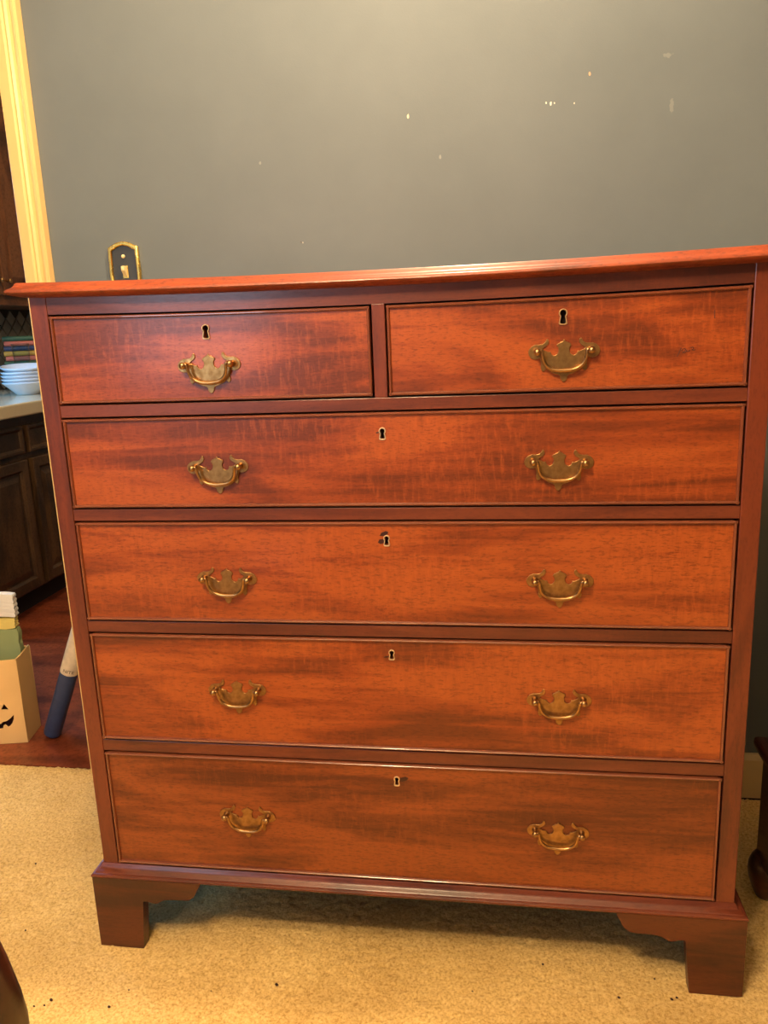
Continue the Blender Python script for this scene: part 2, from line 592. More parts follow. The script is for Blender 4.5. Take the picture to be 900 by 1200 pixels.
for i in range(4):
    MB().box(-0.0027, 1.0027, 0.0008, 0.05, T[i + 1] + G, B[i] - G, NS).build('drawer_rail', 'rail_wood', chest, bevel=0.0008, fix=sag)
MB().box(0.4880 + G, 0.5121 - G, 0.0004, 0.05, B[0] - G, T[0] + G).build('drawer_divider', 'stile_wood', chest, bevel=0.0008, fix=sag)
MB().box(XL + 0.02, XR - 0.02, 0.045, 0.052, ZB, ZT - 0.01).build('dust_board', 'dark_in', chest)


def moulding(name, profile, mat, n=NS, cap_in=0.03):
    """profile (out, z) swept round the left side, front and right side with mitred corners"""
    rings = []
    pth = [('l', 0.49)] + [('f', i / n) for i in range(n + 1)] + [('r', 0.49)]
    for kind, t in pth:
        ring = []
        for o, z in profile:
            if kind == 'l':
                ring.append((XL - o, t, z))
            elif kind == 'r':
                ring.append((XR + o, t, z))
            else:
                ring.append((XL - o + (XR - XL + 2 * o) * t, -o, z))
        rings.append(ring)
    return MB().loft(rings).build(name, mat, chest, 'auto', 0, sag)


topp = [(a * 0.63 if a > 0 else a, 1.1262 + (b - 1.1262) * (0.78 if b > 1.1262 else 1)) for a, b in [(-0.03, 1.1235), (0.0, 1.1235), (0.010, 1.1240), (0.026, 1.1262), (0.034, 1.1285), (0.0375, 1.1320), (0.0362, 1.1358),
        (0.0320, 1.1384), (0.0270, 1.1404), (0.0225, 1.1440), (0.0195, 1.1484), (0.0170, 1.1500), (-0.03, 1.1500)]]
moulding('top_moulding', topp, 'top_wood')
MB().box(XL + 0.001, XR - 0.001, 0.001, 0.50, 1.1255, 1.1446, NS).build('top_board', 'top_wood', chest, fix=sag)
basep = [(-0.03, 0.1605), (0.001, 0.1605), (0.0025, 0.1585), (0.0035, 0.1545), (0.0065, 0.1510), (0.0110, 0.1490), (0.0125, 0.1475),
         (0.0145, 0.1473), (0.0172, 0.1455), (0.0178, 0.1432), (0.0165, 0.1410), (0.0140, 0.1400), (-0.03, 0.1400)]
moulding('base_moulding', basep, 'rail_wood')
# bracket feet: front and side boards with the shaped wing
pl = [(-0.0465, 0.0), (0.0349, 0.0), (0.0440, 0.0965), (0.0470, 0.0980), (0.0560, 0.0972), (0.0625, 0.0948), (0.0668, 0.0938),
      (0.0720, 0.0962), (0.0800, 0.1012), (0.0880, 0.1040), (0.1000, 0.1048), (0.1180, 0.1050), (0.1290, 0.1062), (0.1370, 0.1115),
      (0.1420, 0.1180), (0.1455, 0.1270), (0.1500, 0.1335), (0.1515, 0.1400), (-0.0465, 0.1400)]
pl = [(x if x > 0.15 or z > 0.09 or x < 0 else x, z) for x, z in pl]


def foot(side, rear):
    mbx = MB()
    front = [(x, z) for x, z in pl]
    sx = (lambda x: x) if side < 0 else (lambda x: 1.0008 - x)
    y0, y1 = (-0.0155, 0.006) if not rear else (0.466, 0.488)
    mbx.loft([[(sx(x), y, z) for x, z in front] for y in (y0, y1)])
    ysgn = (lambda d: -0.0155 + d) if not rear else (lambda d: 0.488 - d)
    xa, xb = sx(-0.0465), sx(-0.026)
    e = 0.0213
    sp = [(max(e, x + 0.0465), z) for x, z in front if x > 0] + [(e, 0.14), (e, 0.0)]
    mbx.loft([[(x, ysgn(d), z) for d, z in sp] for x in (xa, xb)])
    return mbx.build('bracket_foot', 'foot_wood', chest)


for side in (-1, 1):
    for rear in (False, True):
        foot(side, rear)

# --- drawer furniture: shared meshes
q = 0.000179
half = [(0, 90), (8, 80), (15, 70), (26, 75), (29, 64), (44, 62), (58, 44), (50, 38), (43, 24), (41, 8), (45, -10), (57, -25), (74, -32),
        (91, -25), (100, -11), (104, 2), (116, -3), (140, 8), (165, 20), (152, 32), (126, 48), (113, 70), (117, 90), (128, 99), (138, 88),
        (144, 74), (160, 61), (185, 57), (215, 58), (244, 46), (265, 24), (273, 0), (268, -26), (250, -46), (222, -56), (200, -54),
        (183, -46), (178, -70), (173, -98), (177, -118), (173, -140), (160, -152), (146, -144), (136, -130), (110, -150), (72, -170),
        (42, -178), (28, -190), (26, -210), (14, -228), (0, -236)]
plate_loop = [(x * q, y * q) for x, y in half] + [(-x * q, y * q) for x, y in reversed(half[1:-1])]
plate_me = fill_mesh('back_plate', [plate_loop], 0.0022, 0.0005)
plate_me.materials.append(M['old_brass'])
# pierced bail with swan-neck ends
bp_ = [(-203, 2), (-186, 12), (-170, 6), (-166, -24), (-158, -62), (-140, -98), (-108, -126), (-66, -142), (0, -148)]
bail = bp_ + [(-x, y) for x, y in reversed(bp_[:-1])]


def smooth_pts(pts, k=3):
    out = []
    P = [Vector(p) for p in pts]
    for i in range(len(P) - 1):
        a, b, c, d = P[max(i - 1, 0)], P[i], P[i + 1], P[min(i + 2, len(P) - 1)]
        for j in range(k):
            t = j / k
            out.append(0.5 * ((2 * b) + (c - a) * t + (2 * a - 5 * b + 4 * c - d) * t * t + (3 * b - a - 3 * c + d) * t ** 3))
    return out + [P[-1]]


b3 = smooth_pts([(x * q, -0.0125 + 0.005 * min(1, max(0, -y / 120)), y * q) for x, y in bail])
rad = [0.0019 + 0.0010 * (1 - abs(2 * i / (len(b3) - 1) - 1)) for i in range(len(b3))]
m_ = MB().tube(b3, rad, 8)


def data_mesh(mb, name, mat, smooth=True):
    me = bpy.data.meshes.new(name)
    me.from_pydata(mb.v, [], mb.f)
    bm = bmesh.new()
    bm.from_mesh(me)
    bmesh.ops.recalc_face_normals(bm, faces=bm.faces)
    bm.to_mesh(me)
    bm.free()
    me.materials.append(M[mat])
    if smooth:
        me.polygons.foreach_set('use_smooth', [True] * len(me.polygons))
    return me


bail_me = data_mesh(m_, 'bail', 'worn_brass')
mp_ = MB().lathe([(0.0001, 0.0), (0.0052, 0.0), (0.0050, 0.002), (0.0034, 0.004), (0.0032, 0.009), (0.0046, 0.0105), (0.0052, 0.0130),
                  (0.0044, 0.0155), (0.0022, 0.0168), (0.0001, 0.0171)], n=14)
mp_.v = [(x, -z, y) for x, y, z in mp_.v]
post_me = data_mesh(mp_, 'post', 'worn_brass')


def key_loop(s, grow=0.0):
    """keyhole outline: round top over a flared slot"""
    pts = []
    r = 0.0038 * s + grow
    for k in range(13):
        a = R(-52 + 284 * k / 12)
        pts.append((r * math.cos(a), 0.0040 * s + r * math.sin(a)))
    w0, w1, zb = 0.0024 * s + grow, 0.0036 * s + grow, -0.0086 * s - grow
    pts += [(-w0, -0.0008 * s), (-w1, zb + 0.0022), (-w1 * 0.85, zb + 0.0008), (-w1 * 0.5, zb), (w1 * 0.5, zb), (w1 * 0.85, zb + 0.0008),
            (w1, zb + 0.0022), (w0, -0.0008 * s)]
    return pts


key_mes = {}


def drawer(label_where, x0, x1, zt, zb, handles, key, ks=1.0, patches=(), mat='drawer_wood'):
    cx, cz = (x0 + x1) / 2, (zt + zb) / 2
    e = 0.0032
    out = [(x0 + e - cx, zb + e - cz), (x1 - e - cx, zb + e - cz), (x1 - e - cx, zt - e - cz), (x0 + e - cx, zt - e - cz)]
    kx, kz = key
    kl = [(kx - cx + a, kz - cz + b) for a, b in key_loop(ks, 0.0004)]
    me = fill_mesh('drawer', [out, kl], 0.02)
    c = Vector((cx, 0.0112, cz))
    d0 = lambda p: Vector(sag((p[0], p[1], p[2]))).z - p[2]
    for v in me.vertices:
        v.co.z += d0(v.co + c)
    dr = finish('drawer', me, mat, chest, False, 0, c)
    fx = lambda p: (p[0], p[1], p[2] + d0(p))
    bw, pr = 0.0048, 0.0034

    def bead(a, b, inw):
        """half-round strip along a-b, inw = inward direction in the plane"""
        a, b, inw = Vector(a), Vector(b), Vector(inw)
        rings = []
        n = 8
        for i in range(n + 1):
            p = a.lerp(b, i / n)
            ring = [p + Vector((0, 0.012, 0))]
            ring += [p + inw * bw * (0.5 - 0.5 * math.cos(R(t))) + Vector((0, 0.0008 - (pr + 0.0008) * math.sin(R(t)), 0))
                     for t in (0, 25, 50, 75, 105, 130, 155, 180)]
            ring += [p + inw * bw + Vector((0, 0.012, 0))]
            rings.append(ring)
        MB().loft(rings).build('cock_bead', 'bead_wood', dr, 'auto', 0, fx)

    bead((x0, 0, zt), (x1, 0, zt), (0, 0, -1))
    bead((x0, 0, zb), (x1, 0, zb), (0, 0, 1))
    bead((x0, 0, zb), (x0, 0, zt), (1, 0, 0))
    bead((x1, 0, zb), (x1, 0, zt), (-1, 0, 0))
    if ks not in key_mes:
        em = fill_mesh('escutcheon', [key_loop(ks, 0.0018), key_loop(ks, 0.0001)], 0.0030, 0.0003)
        em.materials.append(M['key_brass' if ks > 1 else 'pale_brass'])
        key_mes[ks] = em
    kz2 = fx((kx, 0, kz))[2]
    shared('escutcheon', key_mes[ks], dr, (kx, 0.0006, kz2))
    MB().box(kx - 0.009, kx + 0.009, 0.0135, 0.0155, kz2 - 0.013, kz2 + 0.013).build('lock', 'dark_in', dr)
    for hx, hz in handles:
        hz = fx((hx, 0, hz))[2]
        ry = random.uniform(-0.025, 0.025)
        rt = (0, ry, 0)
        shared('back_plate', plate_me, dr, (hx, 0.0001, hz), rt)
        shared('bail', bail_me, dr, (hx, 0.0001, hz), (random.uniform(-0.03, 0.02), ry, 0))
        for s in (-1, 1):
            shared('post', post_me, dr, (hx + s * 203 * q, 0.0, hz - s * 203 * q * ry + 2 * q), rt)
    for (px, pz, pw, ph, rot) in patches:
        ca, sa = math.cos(rot), math.sin(rot)
        base = [(-1, -0.4), (-0.3, -1), (0.6, -0.7), (1, 0.1), (0.5, 0.9), (-0.5, 0.7)]
        lp = [(ca * a * pw - sa * b * ph, sa * a * pw + ca * b * ph) for a, b in base]
        pm = fill_mesh('repair_patch', [lp], 0.0008)
        po = finish('repair_patch', pm, 'patch', dr, False, 0, Vector((px, 0.0011, pz)))
        po['label'] = 'dark filled patch of old wood'
    return dr


ZO = 0.0
dA = drawer('', 0.0, 0.488, T[0], B[0], [(0.2440, 1.0205)], (0.2434, 1.0690), 1.12)
dB = drawer('', 0.5121, 1.0, T[0], B[0], [(0.7582, 1.0225)], (0.7566, 1.0696), 1.12)
dC = drawer('', 0.0, 1.0, T[1], B[1], [(0.2438, 0.8668), (0.7530, 0.8670)], (0.4995, 0.9126), 0.92, [(0.4925, 0.9140, 0.003, 0.0012, 0.1)])
dD = drawer('', 0.0, 1.0, T[2], B[2], [(0.2434, 0.6890), (0.7560, 0.6892)], (0.4997, 0.7505), 0.86,
            [(0.4960, 0.7610, 0.0075, 0.0034, 0.3), (0.4915, 0.7490, 0.0055, 0.0042, 0.0)])
dE = drawer('', 0.0, 1.0, T[3], B[3], [(0.2444, 0.4990), (0.7567, 0.4980)], (0.5007, 0.5660), 0.86, [(0.493, 0.562, 0.006, 0.0012, 0.1)])
dF = drawer('', 0.0, 1.0, T[4], B[4], [(0.2434, 0.2695), (0.7577, 0.2705)], (0.5010, 0.3468), 0.84, [(0.5115, 0.3500, 0.009, 0.0042, 0.25)], 'drawer_wood_dark')
# scribbled mark on the right-hand small drawer
strokes = [[(0.9085, 1.0090), (0.9115, 1.0150), (0.9140, 1.0210)],
           [(0.9150, 1.0165), (0.9165, 1.0195), (0.9195, 1.0190), (0.9190, 1.0165), (0.9160, 1.0150), (0.9185, 1.0140), (0.9210, 1.0160)],
           [(0.9215, 1.0185), (0.9212, 1.0160), (0.9235, 1.0155), (0.9250, 1.0175), (0.9252, 1.0160)],
           [(0.9262, 1.0200), (0.9290, 1.0215), (0.9300, 1.0190), (0.9275, 1.0180), (0.9305, 1.0172), (0.9325, 1.0180)],
           [(0.9550, 1.0690), (0.9545, 1.0640), (0.9552, 1.0580)]]
for s_ in strokes:
    MB().tube(smooth_pts([(x, 0.0012, z) for x, z in s_]), 0.0006, 5).build('pencil_mark', 'mark', dB)

# ------------------------------------------------------------------ light switch on the wall
sw = empty('light_switch', (-0.141, WY, 1.206), 'brass framed light switch plate with arched top on the grey wall above the chest',
           'light switch')


def arch(wd, h, rise, dip):
    pts = [(-wd, -h)]
    n = 6
    top = [(-wd, h - rise), (-wd * 0.86, h - rise + 0.002), (-wd * 0.45, h - 0.0028), (0, h), (wd * 0.45, h - 0.0028), (wd * 0.86, h - rise + 0.002), (wd, h - rise)]
    bow = [(wd + 0.0015, 0.0)]
    bot = [(x, -z) for x, z in reversed(top)]
    return top + bow + bot + [(-wd - 0.0015, 0.0)]


om = fill_mesh('frame', [arch(0.0340, 0.0635, 0.012, 0), arch(0.0265, 0.0555, 0.011, 0)], 0.009, 0.0022)
finish('frame', om, 'bright_brass', sw, False, 0, Vector((-0.141, WY - 0.0045, 1.206)))
pm = fill_mesh('plate', [arch(0.0280, 0.0570, 0.011, 0)], 0.004)
finish('plate', pm, 'plate_black', sw, False, 0, Vector((-0.141, WY - 0.0022, 1.206)))
mb = MB().lathe([(0.0001, 0), (0.0042, 0), (0.0040, 0.0022), (0.0022, 0.003), (0.0001, 0.0031)], n=14)
mb.v = [(x - 0.1425, WY - 0.004 - z, y + 1.2385) for x, y, z in mb.v]
mb.build('screw', 'ivory', sw, True)
mb = MB().lathe([(0.0001, 0), (0.0042, 0), (0.0040, 0.0022), (0.0022, 0.003), (0.0001, 0.0031)], n=14)
mb.v = [(x - 0.1425, WY - 0.004 - z, y + 1.1735) for x, y, z in mb.v]
mb.build('screw', 'ivory', sw, True)
mb = MB()
mb.loft([[(-0.141 + a * 0.0045, WY - 0.004, 1.206 + b * 0.0115) for a, b in ((-1, -1), (1, -1), (1, 1), (-1, 1))],
         [(-0.141 + a * 0.0038, WY - 0.0175, 1.213 + b * 0.0045) for a, b in ((-1, -1), (1, -1), (1, 1), (-1, 1))]])
mb.build('toggle', 'ivory', sw, bevel=0.001)
mb = MB().box(-0.1475, -0.1345, WY - 0.0052, WY - 0.003, 1.1925, 1.2195)
mb.build('toggle_surround', 'bright_brass', sw, bevel=0.0006)

# ------------------------------------------------------------------ low dark chest at the right
lc = empty('low_chest', (1.36, 0.09, 0), 'low dark wooden chest with bulging feet right of the tall chest', 'chest')
LX, LY = 1.139, 0.248
MB().box(LX, 1.60, -0.07, LY, 0.075, 0.285).build('body', 'low_wood', lc, bevel=0.004)
tp = [(-0.002, 0.285), (0.010, 0.288), (0.016, 0.296), (0.0175, 0.305), (0.0165, 0.313), (0.012, 0.3155), (-0.05, 0.3155)]
rings = []
for (cxx, cyy, sx, sy) in ((LX, LY, -1, 0.2), (LX, -0.07, -1, -1), (1.60, -0.07, 1, -1), (1.60, LY, 1, 0.2)):
    rings.append([(cxx + sx * o, cyy + sy * o * (1 if sy < 0 else 0.3), z) for o, z in tp])
MB().loft(rings).build('top_moulding', 'low_wood', lc)
MB().box(LX - 0.004, 1.604, -0.075, LY + 0.002, 0.3, 0.3158).build('lid', 'low_wood', lc, bevel=0.003)
for fx_ in (LX + 0.016, 1.584):
    for fy_ in (LY - 0.016, -0.054):
        mb = MB().lathe([(0.016, 0.0), (0.018, 0.004), (0.024, 0.018), (0.0300, 0.036), (0.0325, 0.052), (0.0315, 0.068), (0.027, 0.080),
                         (0.022, 0.087), (0.020, 0.09)], (fx_, fy_, 0), 20)
        mb.build('foot', 'low_wood', lc, True)

# ------------------------------------------------------------------ dining chair beside the camera
ch = empty('dining_chair', (0.12, -0.9, 0), 'dark polished wooden chair with curved back, cut off at the lower left corner', 'chair')
hoop = []
for k in range(25):
    a = R(-62 + 304 * k / 24)
    wid = 0.192
    ca, sa = math.cos(a), math.sin(a)
    hoop.append((0.127 + wid * ca * (1 - 0.10 * max(0, sa)), -0.70 - 0.03 * (sa + 0.8), 0.60 + (0.28 if sa > 0 else 0.17) * sa))
MB().tube(smooth_pts(hoop, 2), 0.0185, 12).build('hoop_back', 'dark_wood', ch, True)
MB().tube(smooth_pts([(-0.06, -0.72, 0.63), (0.02, -0.735, 0.645), (0.116, -0.742, 0.65), (0.21, -0.735, 0.645), (0.29, -0.72, 0.63)], 3), 0.014,
          10).build('cross_rail', 'dark_wood', ch, True)
mb = MB().lathe([(0.19, 0.425), (0.205, 0.432), (0.208, 0.445), (0.20, 0.456), (0.10, 0.460), (0.0005, 0.460)], (0.116, -0.92, 0), 36)
mb.build('seat', 'dark_wood', ch, True)
for s in (-1, 1):
    MB().tube(smooth_pts([(0.116 + s * 0.155, -0.80, 0.44), (0.116 + s * 0.16, -0.79, 0.25), (0.116 + s * 0.17, -0.76, 0.0)], 3), [0.019] * 3 + [0.017] * 4,
              10).build('leg', 'dark_wood', ch, True)
    MB().tube([(0.116 + s * 0.14, -1.04, 0.44), (0.116 + s * 0.15, -1.06, 0.2), (0.116 + s * 0.155, -1.07, 0.0)], [0.02, 0.017, 0.013],
              10).build('leg', 'dark_wood', ch, True)

# ------------------------------------------------------------------ kitchen
FX = -1.20                                   # plane of the base cabinet doors


def panel_door(name, parent, x, y0, y1, z0, z1, mat, fr=0.048, raised=True):
    """framed door facing +x"""
    steps = [(0, -0.019), (0, -0.002), (0.003, 0.0), (fr - 0.010, 0.0), (fr - 0.003, -0.006), (fr, -0.010)]
    steps += [(fr + 0.008, -0.010), (fr + 0.030, -0.002)] if raised else []
    rings = [[(x + d, y0 + i, z0 + i), (x + d, y1 - i, z0 + i), (x + d, y1 - i, z1 - i), (x + d, y0 + i, z1 - i)] for i, d in steps]
    return MB().loft(rings).build(name, mat, parent)


def base_unit(y0, y1, label):
    e_ = empty('base_cabinet', (-1.53, (y0 + y1) / 2, 0), label, 'cabinet', 'kitchen base cabinets')
    MB().box(-1.858, FX - 0.02, y0, y1, 0.085, 0.786).build('body', 'cab_wood', e_)
    MB().box(-1.858, -1.262, y0, y1, 0.0, 0.085).build('toe_kick', 'dark_in', e_)
    ym = (y0 + y1) / 2
    for a, b in ((y0 + 0.012, ym - 0.014), (ym + 0.014, y1 - 0.012)):
        panel_door('drawer_front', e_, FX, a, b, 0.640, 0.748, 'cab_wood', 0.022, False)
        panel_door('door', e_, FX, a + (0.008 if a > ym else 0), b - (-0.008 if False else 0), 0.098, 0.614, 'cab_wood')
    return e_


base_unit(1.30, 2.215, 'dark wooden kitchen base cabinet seen through the doorway, below the stacked bowls')
base_unit(2.22, 3.13, 'dark kitchen base cabinet hidden further along behind the door casing')
ct = empty('countertop', (-1.52, 2.2, 0.788), 'pale kitchen countertop with thick front edge under the bowls', 'countertop')
MB().box(-1.858, -1.172, 1.25, 3.2, 0.788, 0.84).build('slab', 'counter', ct, bevel=0.006)


def upper_unit(y0, y1, label):
    e_ = empty('wall_cabinet', (-1.70, (y0 + y1) / 2, 1.24), label, 'cabinet', 'kitchen wall cabinets')
    MB().box(-1.858, -1.57, y0, y1, 1.24, 2.2).build('body', 'upper_wood', e_, bevel=0.002)
    ym = (y0 + y1) / 2
    for a, b, py in ((y0 + 0.02, ym - 0.004, ym - 0.03), (ym + 0.004, y1 - 0.02, ym + 0.03)):
        d = panel_door('door', e_, -1.55, a, b, 1.282, 2.17, 'upper_wood', 0.055)
        mb = MB().lathe([(0.0001, 0), (0.005, 0), (0.004, 0.01), (0.011, 0.018), (0.010, 0.024), (0.0001, 0.027)], n=12)
        mb.v = [(-1.55 + z, py + x, 1.345 + y) for x, y, z in mb.v]
        mb.build('knob', 'old_brass', d, True)
    return e_


upper_unit(1.88, 2.69, 'brown wooden wall cabinet at the left edge above the patterned tiles')
upper_unit(2.69, 3.45, 'brown wooden wall cabinet further along hidden behind the door casing')
# backsplash of tiles set on the diagonal
bs = struct(MB().box(-1.86, -1.852, 1.3, 3.49, 0.84, 1.24), 'wall_backsplash', 'grout')
s_ = 0.0625
dg_ = s_ * math.sqrt(2)
hh = dg_ / 2 - 0.0042
tm = MB().loft([[(0, -hh, 0), (0, 0, -hh), (0, hh, 0), (0, 0, hh)], [(0.005, -hh, 0), (0.005, 0, -hh), (0.005, hh, 0), (0.005, 0, hh)],
                [(0.007, -hh + .004, 0), (0.007, 0, -hh + .004), (0.007, hh - .004, 0), (0.007, 0, hh - .004)]])
tile_me = data_mesh(tm, 'tile', 'tile', False)
r_ = 0
z = 0.84 + dg_ / 2
while z < 1.215:
    y = 1.75 + (dg_ / 2 if r_ % 2 else 0)
    while y < 3.4:
        shared('tile', tile_me, bs, (-1.8525, y, z))
        y += dg_
    z += dg_ / 2
    r_ += 1

# stack of bowls
bprof = [(0.0001, 0.0), (0.046, 0.0), (0.050, 0.003), (0.062, 0.016), (0.086, 0.038), (0.099, 0.050), (0.1035, 0.055), (0.1025, 0.0575),
         (0.098, 0.056), (0.084, 0.042), (0.058, 0.019), (0.040, 0.008), (0.0001, 0.007)]
bw_me = data_mesh(MB().lathe(bprof, n=40), 'bowl', 'bowl')
BX, BY = -1.452, 2.208
for i, wd in enumerate(('bottom', 'second from bottom', 'middle', 'second from top', 'topmost')):
    o = shared('bowl', bw_me, None, (BX, BY, 0.8405 + i * 0.0150 + (0.010 if i == 4 else 0)),
               (R(5.0), R(3.0), 0) if i == 4 else None)
    tag(o, 'white stoneware bowl, %s of the stack on the kitchen counter' % (wd + (' one' if wd in ('bottom', 'middle') else '')), 'bowl',
        'stack of bowls on the counter')
# books lying flat
zz = 0.8405
names = [('grey', 'grey'), ('tan', 'tan'), ('navyb', 'dark blue'), ('grey', 'grey'), ('green', 'green'), ('green', 'green'), ('coral', 'coral'),
         ('mustard', 'mustard'), ('navyb', 'dark blue'), ('coral', 'coral'), ('green', 'green')]
wh = ['bottom of the pile', 'second from the bottom of the pile', 'third from the bottom of the pile', 'fourth from the bottom of the pile',
      'fifth from the bottom of the pile', 'just under the lower coral one', 'just under the mustard one',
      'between two coral ones', 'between two coral ones', 'directly under the topmost green one', 'topmost of the pile']
wh[7] = 'between the lower coral and the dark blue one'
wh[8] = 'between the mustard and the upper coral one'
for i, ((cn, cw), pos) in enumerate(zip(names, wh)):
    th = 0.0215
    jx, jy = random.uniform(-.004, .004), random.uniform(-.006, .006)
    e_ = empty('book', (-1.66, 2.614, zz), '%s book lying flat behind the bowls, %s' % (cw, pos), 'book', 'pile of books on the counter')
    x0, x1, y0, y1 = -0.05 + jx, 0.05 + jx, -0.122 + jy, 0.122 + jy
    rt = Matrix.Rotation(R(-60), 4, 'Z')
    tf = lambda p: tuple(rt @ Vector((p[0], p[1], 0)) + Vector((-1.66, 2.614, p[2])))
    MB().box(x0, x1 - 0.004, y0 + 0.006, y1 - 0.006, zz + 0.0025, zz + th - 0.0025).build('pages', 'page', e_, fix=tf)
    rings = []
    for y in (y0, y1):
        rings.append([(x0, y, zz), (x1, y, zz), (x1 + 0.004, y, zz + 0.005), (x1 + 0.005, y, zz + th / 2), (x1 + 0.004, y, zz + th - 0.005), (x1, y, zz + th),
                      (x0, y, zz + th), (x0, y, zz + th - 0.0025), (x1 - 0.003, y, zz + th - 0.0025), (x1 - 0.003, y, zz + 0.0025), (x0, y, zz + 0.0025)])
    MB().loft(rings).build('cover', 'book_' + cn, e_, fix=tf)
    zz += th + 0.0025
# glass and cup behind the bowls
gp = [(0.0001, 0.0), (0.030, 0.0), (0.031, 0.004), (0.031, 0.01), (0.033, 0.05), (0.036, 0.12), (0.040, 0.225), (0.038, 0.225), (0.034, 0.12),
      (0.031, 0.05), (0.029, 0.014), (0.0001, 0.012)]
o = MB().lathe(gp, (-1.615, 2.452, 0.8405), 28).build('drinking_glass', 'glass', None, True)
tag(o, 'tall clear glass standing behind the stacked bowls, in front of the books', 'glass')
cpp = [(0.0001, 0.0), (0.022, 0.0), (0.026, 0.006), (0.033, 0.05), (0.036, 0.105), (0.0345, 0.105), (0.031, 0.05), (0.024, 0.010), (0.0001, 0.008)]
o = MB().lathe(cpp, (-1.490, 2.385, 0.8405), 28).build('cup', 'bowl', None, True)
tag(o, 'small white cup behind the right side of the stacked bowls', 'cup')

# ------------------------------------------------------------------ box with a cut-out face, in the doorway
yaw = R(11.5)
bx = empty('pumpkin_face_box', (-0.6145, 0.6645, 0), 'open tan box with a cut-out smiling pumpkin face on the wood floor', 'box')
bx.rotation_euler = (0, 0, yaw)
W_, D_, H_, t_ = 0.188, 0.098, 0.243, 0.0035


def local_plate(name, loops, thick, loc, rot=(0, 0, 0)):
    me = fill_mesh(name, loops, thick)
    me.materials.append(M['kraft'])
    ob = bpy.data.objects.new(name, me)
    COL.objects.link(ob)
    ob.parent = bx
    ob.location = loc
    ob.rotation_euler = rot
    return ob


front = [(-W_, 0), (0, 0), (0, H_), (-0.06, H_ - 0.003), (-0.12, H_ - 0.001), (-W_, H_ - 0.002)]
eye = lambda s: [(-W_ / 2 + s * (0.0450 + a), 0.108 + b) for a, b in ((-0.0105, -0.008), (0.0105, -0.008), (0.0005, 0.0095))]
mo = []
mh = [(0.067, 0.084), (0.0655, 0.072), (0.060, 0.060), (0.052, 0.051), (0.046, 0.0485), (0.0435, 0.0525), (0.040, 0.0555), (0.0355, 0.0540), (0.034, 0.0480), (0.034, 0.0455),
      (0.022, 0.0440), (0.010, 0.0435)]
mu = [(0.010, 0.0530), (0.022, 0.0545), (0.027, 0.0590), (0.031, 0.0600), (0.033, 0.0640), (0.046, 0.0670), (0.057, 0.0745)]
mo = [(-W_ / 2 + a, b) for a, b in mh] + [(-W_ / 2 - a, b) for a, b in reversed(mh)] + [(-W_ / 2 - a, b) for a, b in reversed(mu)][::-1][::-1]
mo = ([(-W_ / 2 + a, b) for a, b in mh] + [(-W_ / 2 - a, b) for a, b in reversed(mh)] + [(-W_ / 2 - a, b) for a, b in reversed(mu)]
      + [(-W_ / 2 + a, b) for a, b in mu])
local_plate('front_panel', [front, eye(1), eye(-1), mo], t_, (0, t_ / 2, 0))
side = [(0, 0), (D_, 0), (D_ - 0.004, H_ + 0.004), (0.03, H_ - 0.001), (0, H_)]
local_plate('side_panel', [side], t_, (-t_ / 2, 0.0002, 0), (0, 0, R(90)))
local_plate('side_panel', [side], t_, (-W_ + t_ / 2, 0.0002, 0), (0, 0, R(90)))
local_plate('back_panel', [[(-W_, 0), (0, 0), (0, H_), (-W_, H_)]], t_, (0, D_ - t_ / 2, 0))
lm = local_plate('shade_sheet', [[(-W_ + 0.004, 0.006), (-0.004, 0.006), (-0.004, 0.15), (-W_ + 0.004, 0.15)]], 0.002, (0, 0.026, 0))  # added dark sheet standing in for the shade behind the cut-outs
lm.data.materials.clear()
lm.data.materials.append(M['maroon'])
mb = MB().box(-W_ + 0.003, -0.003, 0.003, D_ - 0.003, 0.0015, 0.005)
o = bpy.data.objects.new('bottom_panel', data_mesh(mb, 'bottom_panel', 'kraft', False))
COL.objects.link(o)
o.parent = bx
# folded papers standing out of the box
mat_r = Matrix.Rotation(yaw, 4, 'Z')


PA, PB = 0.060, 0.084


def paper(name, mat, z0, z1, xr, label, seed, layers=5):
    rnd = random.Random(seed)
    mbp = MB()
    rings = []
    n = 26
    for i in range(layers * 3 + 1):
        zf = z0 + (z1 - z0) * i / (layers * 3)
        ins = 0.0 if i % 3 else 0.003
        ring = []
        base = []
        for a, b, c_, d_ in ((-W_ + 0.012, PA, xr, PA), (xr, PA, xr, PB), (xr, PB, -W_ + 0.012, PB),
                             (-W_ + 0.012, PB, -W_ + 0.012, PA)):
            for k in range(6):
                base.append((a + (c_ - a) * k / 6, b + (d_ - b) * k / 6))
        cxm, cym = (-W_ + xr) / 2, (PA + PB) / 2
        for (x, y) in base:
            f = 1 - ins * 8 + rnd.uniform(-0.014, 0.010)
            ring.append((cxm + (x - cxm) * f, cym + (y - cym) * f, zf + 0.003 * math.sin(x * 60 + seed)))
        rings.append(ring)
    mbp.loft(rings)
    mbp.v = [tuple(mat_r @ Vector(p) + Vector((-0.6145, 0.6645, 0))) for p in mbp.v]
    o = mbp.build(name, mat, None)
    return tag(o, label, 'paper')


paper('folded_paper', 'paper_green', 0.012, 0.3045, -0.010, 'sage green folded paper rising from the pumpkin face box, lowest of three', 3, 8)
paper('folded_paper', 'paper_yellow', 0.3095, 0.3375, -0.0135, 'yellow folded paper between the green and the white in the tan box', 7, 3)
paper('folded_paper', 'paper_white', 0.3425, 0.4060, -0.0100, 'white folded paper topmost in the stack above the tan box', 11, 5)

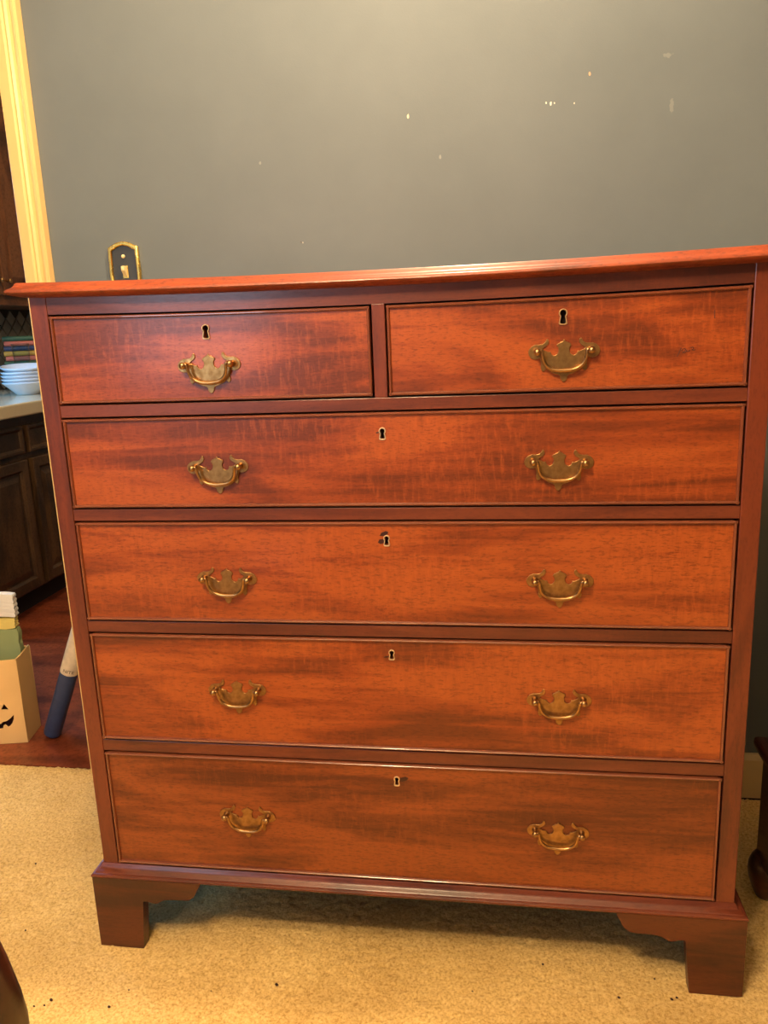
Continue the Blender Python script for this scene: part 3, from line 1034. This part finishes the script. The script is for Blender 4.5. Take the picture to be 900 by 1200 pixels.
# ------------------------------------------------------------------ leaning tube
ax0 = Vector((-0.563, 0.700, 0.010))
axd = Vector((0.392, -0.035, 0.919)).normalized()
tb = empty('leaning_tube', (-0.563, 0.70, 0), 'round navy and cream printed tube leaning against the door jamb', 'tube')
rt_ = 0.0235
side_ = axd.cross(Vector((0, 1, 0))).normalized()
fwd_ = side_.cross(axd).normalized()


def on_tube(s, a, r):
    return ax0 + axd * s + (side_ * math.cos(a) + fwd_ * math.sin(a)) * r


def sleeve(name, mat, prof):
    return MB().loft([[on_tube(s, 2 * math.pi * k / 28, r) for k in range(28)] for s, r in prof]).build(name, mat, tb, 'auto')


sleeve('lower_sleeve', 'navy', [(-0.001, 0.019), (0.002, rt_ - 0.001), (0.006, rt_), (0.206, rt_)])
sleeve('upper_sleeve', 'printed', [(0.2055, rt_), (0.2065, rt_ + 0.0012), (0.212, rt_ + 0.0012), (0.36, rt_ + 0.0008), (0.425, rt_ + 0.0005),
                                  (0.43, rt_ - 0.002)])
fc = bpy.data.curves.new('lettering', 'FONT')
fc.body = 'NITE'
fc.size = 0.0135
fc.align_x = 'CENTER'
fo = bpy.data.objects.new('lettering', fc)
COL.objects.link(fo)
fm = bpy.data.meshes.new_from_object(fo.evaluated_get(bpy.context.evaluated_depsgraph_get()))
bpy.data.objects.remove(fo)
# find the angle facing the camera
best = max((k for k in range(360)), key=lambda k: (on_tube(0.2, R(k), rt_) - ax0 - axd * 0.2).dot((cam.location - ax0).normalized()))
p1 = on_tube(0.2, R(best + 10), rt_) - on_tube(0.2, R(best - 10), rt_)
sg = 1 if p1.x > 0 else -1
for v in fm.vertices:
    v.co = on_tube(0.2145 + v.co.y, R(best) + sg * (v.co.x * 1.0 - 0.002) / rt_, rt_ + 0.0016)
finish('lettering', fm, 'ink', tb, False, 0, Vector((0, 0, 0)))

# ------------------------------------------------------------------ crumbs on the carpet
mb = MB()
for (x, y, r) in ((0.2952, -0.0713, 0.0032), (0.7361, 0.0185, 0.0024), (-0.0697, -0.1414, 0.0032), (-0.0915, -0.1557, 0.002), (-0.0754, -0.1523, 0.002),
                  (0.0506, -0.1077, 0.0016), (0.0341, -0.144, 0.0028), (-0.2062, 0.0026, 0.002), (-0.2965, 0.1832, 0.0024), (0.8532, -0.0383, 0.0024),
                  (0.9357, -0.0329, 0.0024), (0.9444, -0.0286, 0.002), (0.9164, 0.0064, 0.0018), (0.19, -0.095, 0.0014), (0.62, -0.05, 0.0015)):
    rings = []
    for zf, rf in ((0, 0.5), (0.5, 1.0), (1.1, 0.6)):
        rings.append([(x + r * rf * math.cos(2 * math.pi * k / 6 + 0.3) * random.uniform(0.8, 1.3), y + r * rf * math.sin(2 * math.pi * k / 6) * random.uniform(0.7, 1.1),
                       0.0005 + r * zf) for k in range(6)])
    mb.loft(rings)
tag(mb.build('carpet_crumbs', 'crumb'), 'small dark crumbs scattered on the beige carpet in front of the chest', 'crumbs', None, 'stuff')
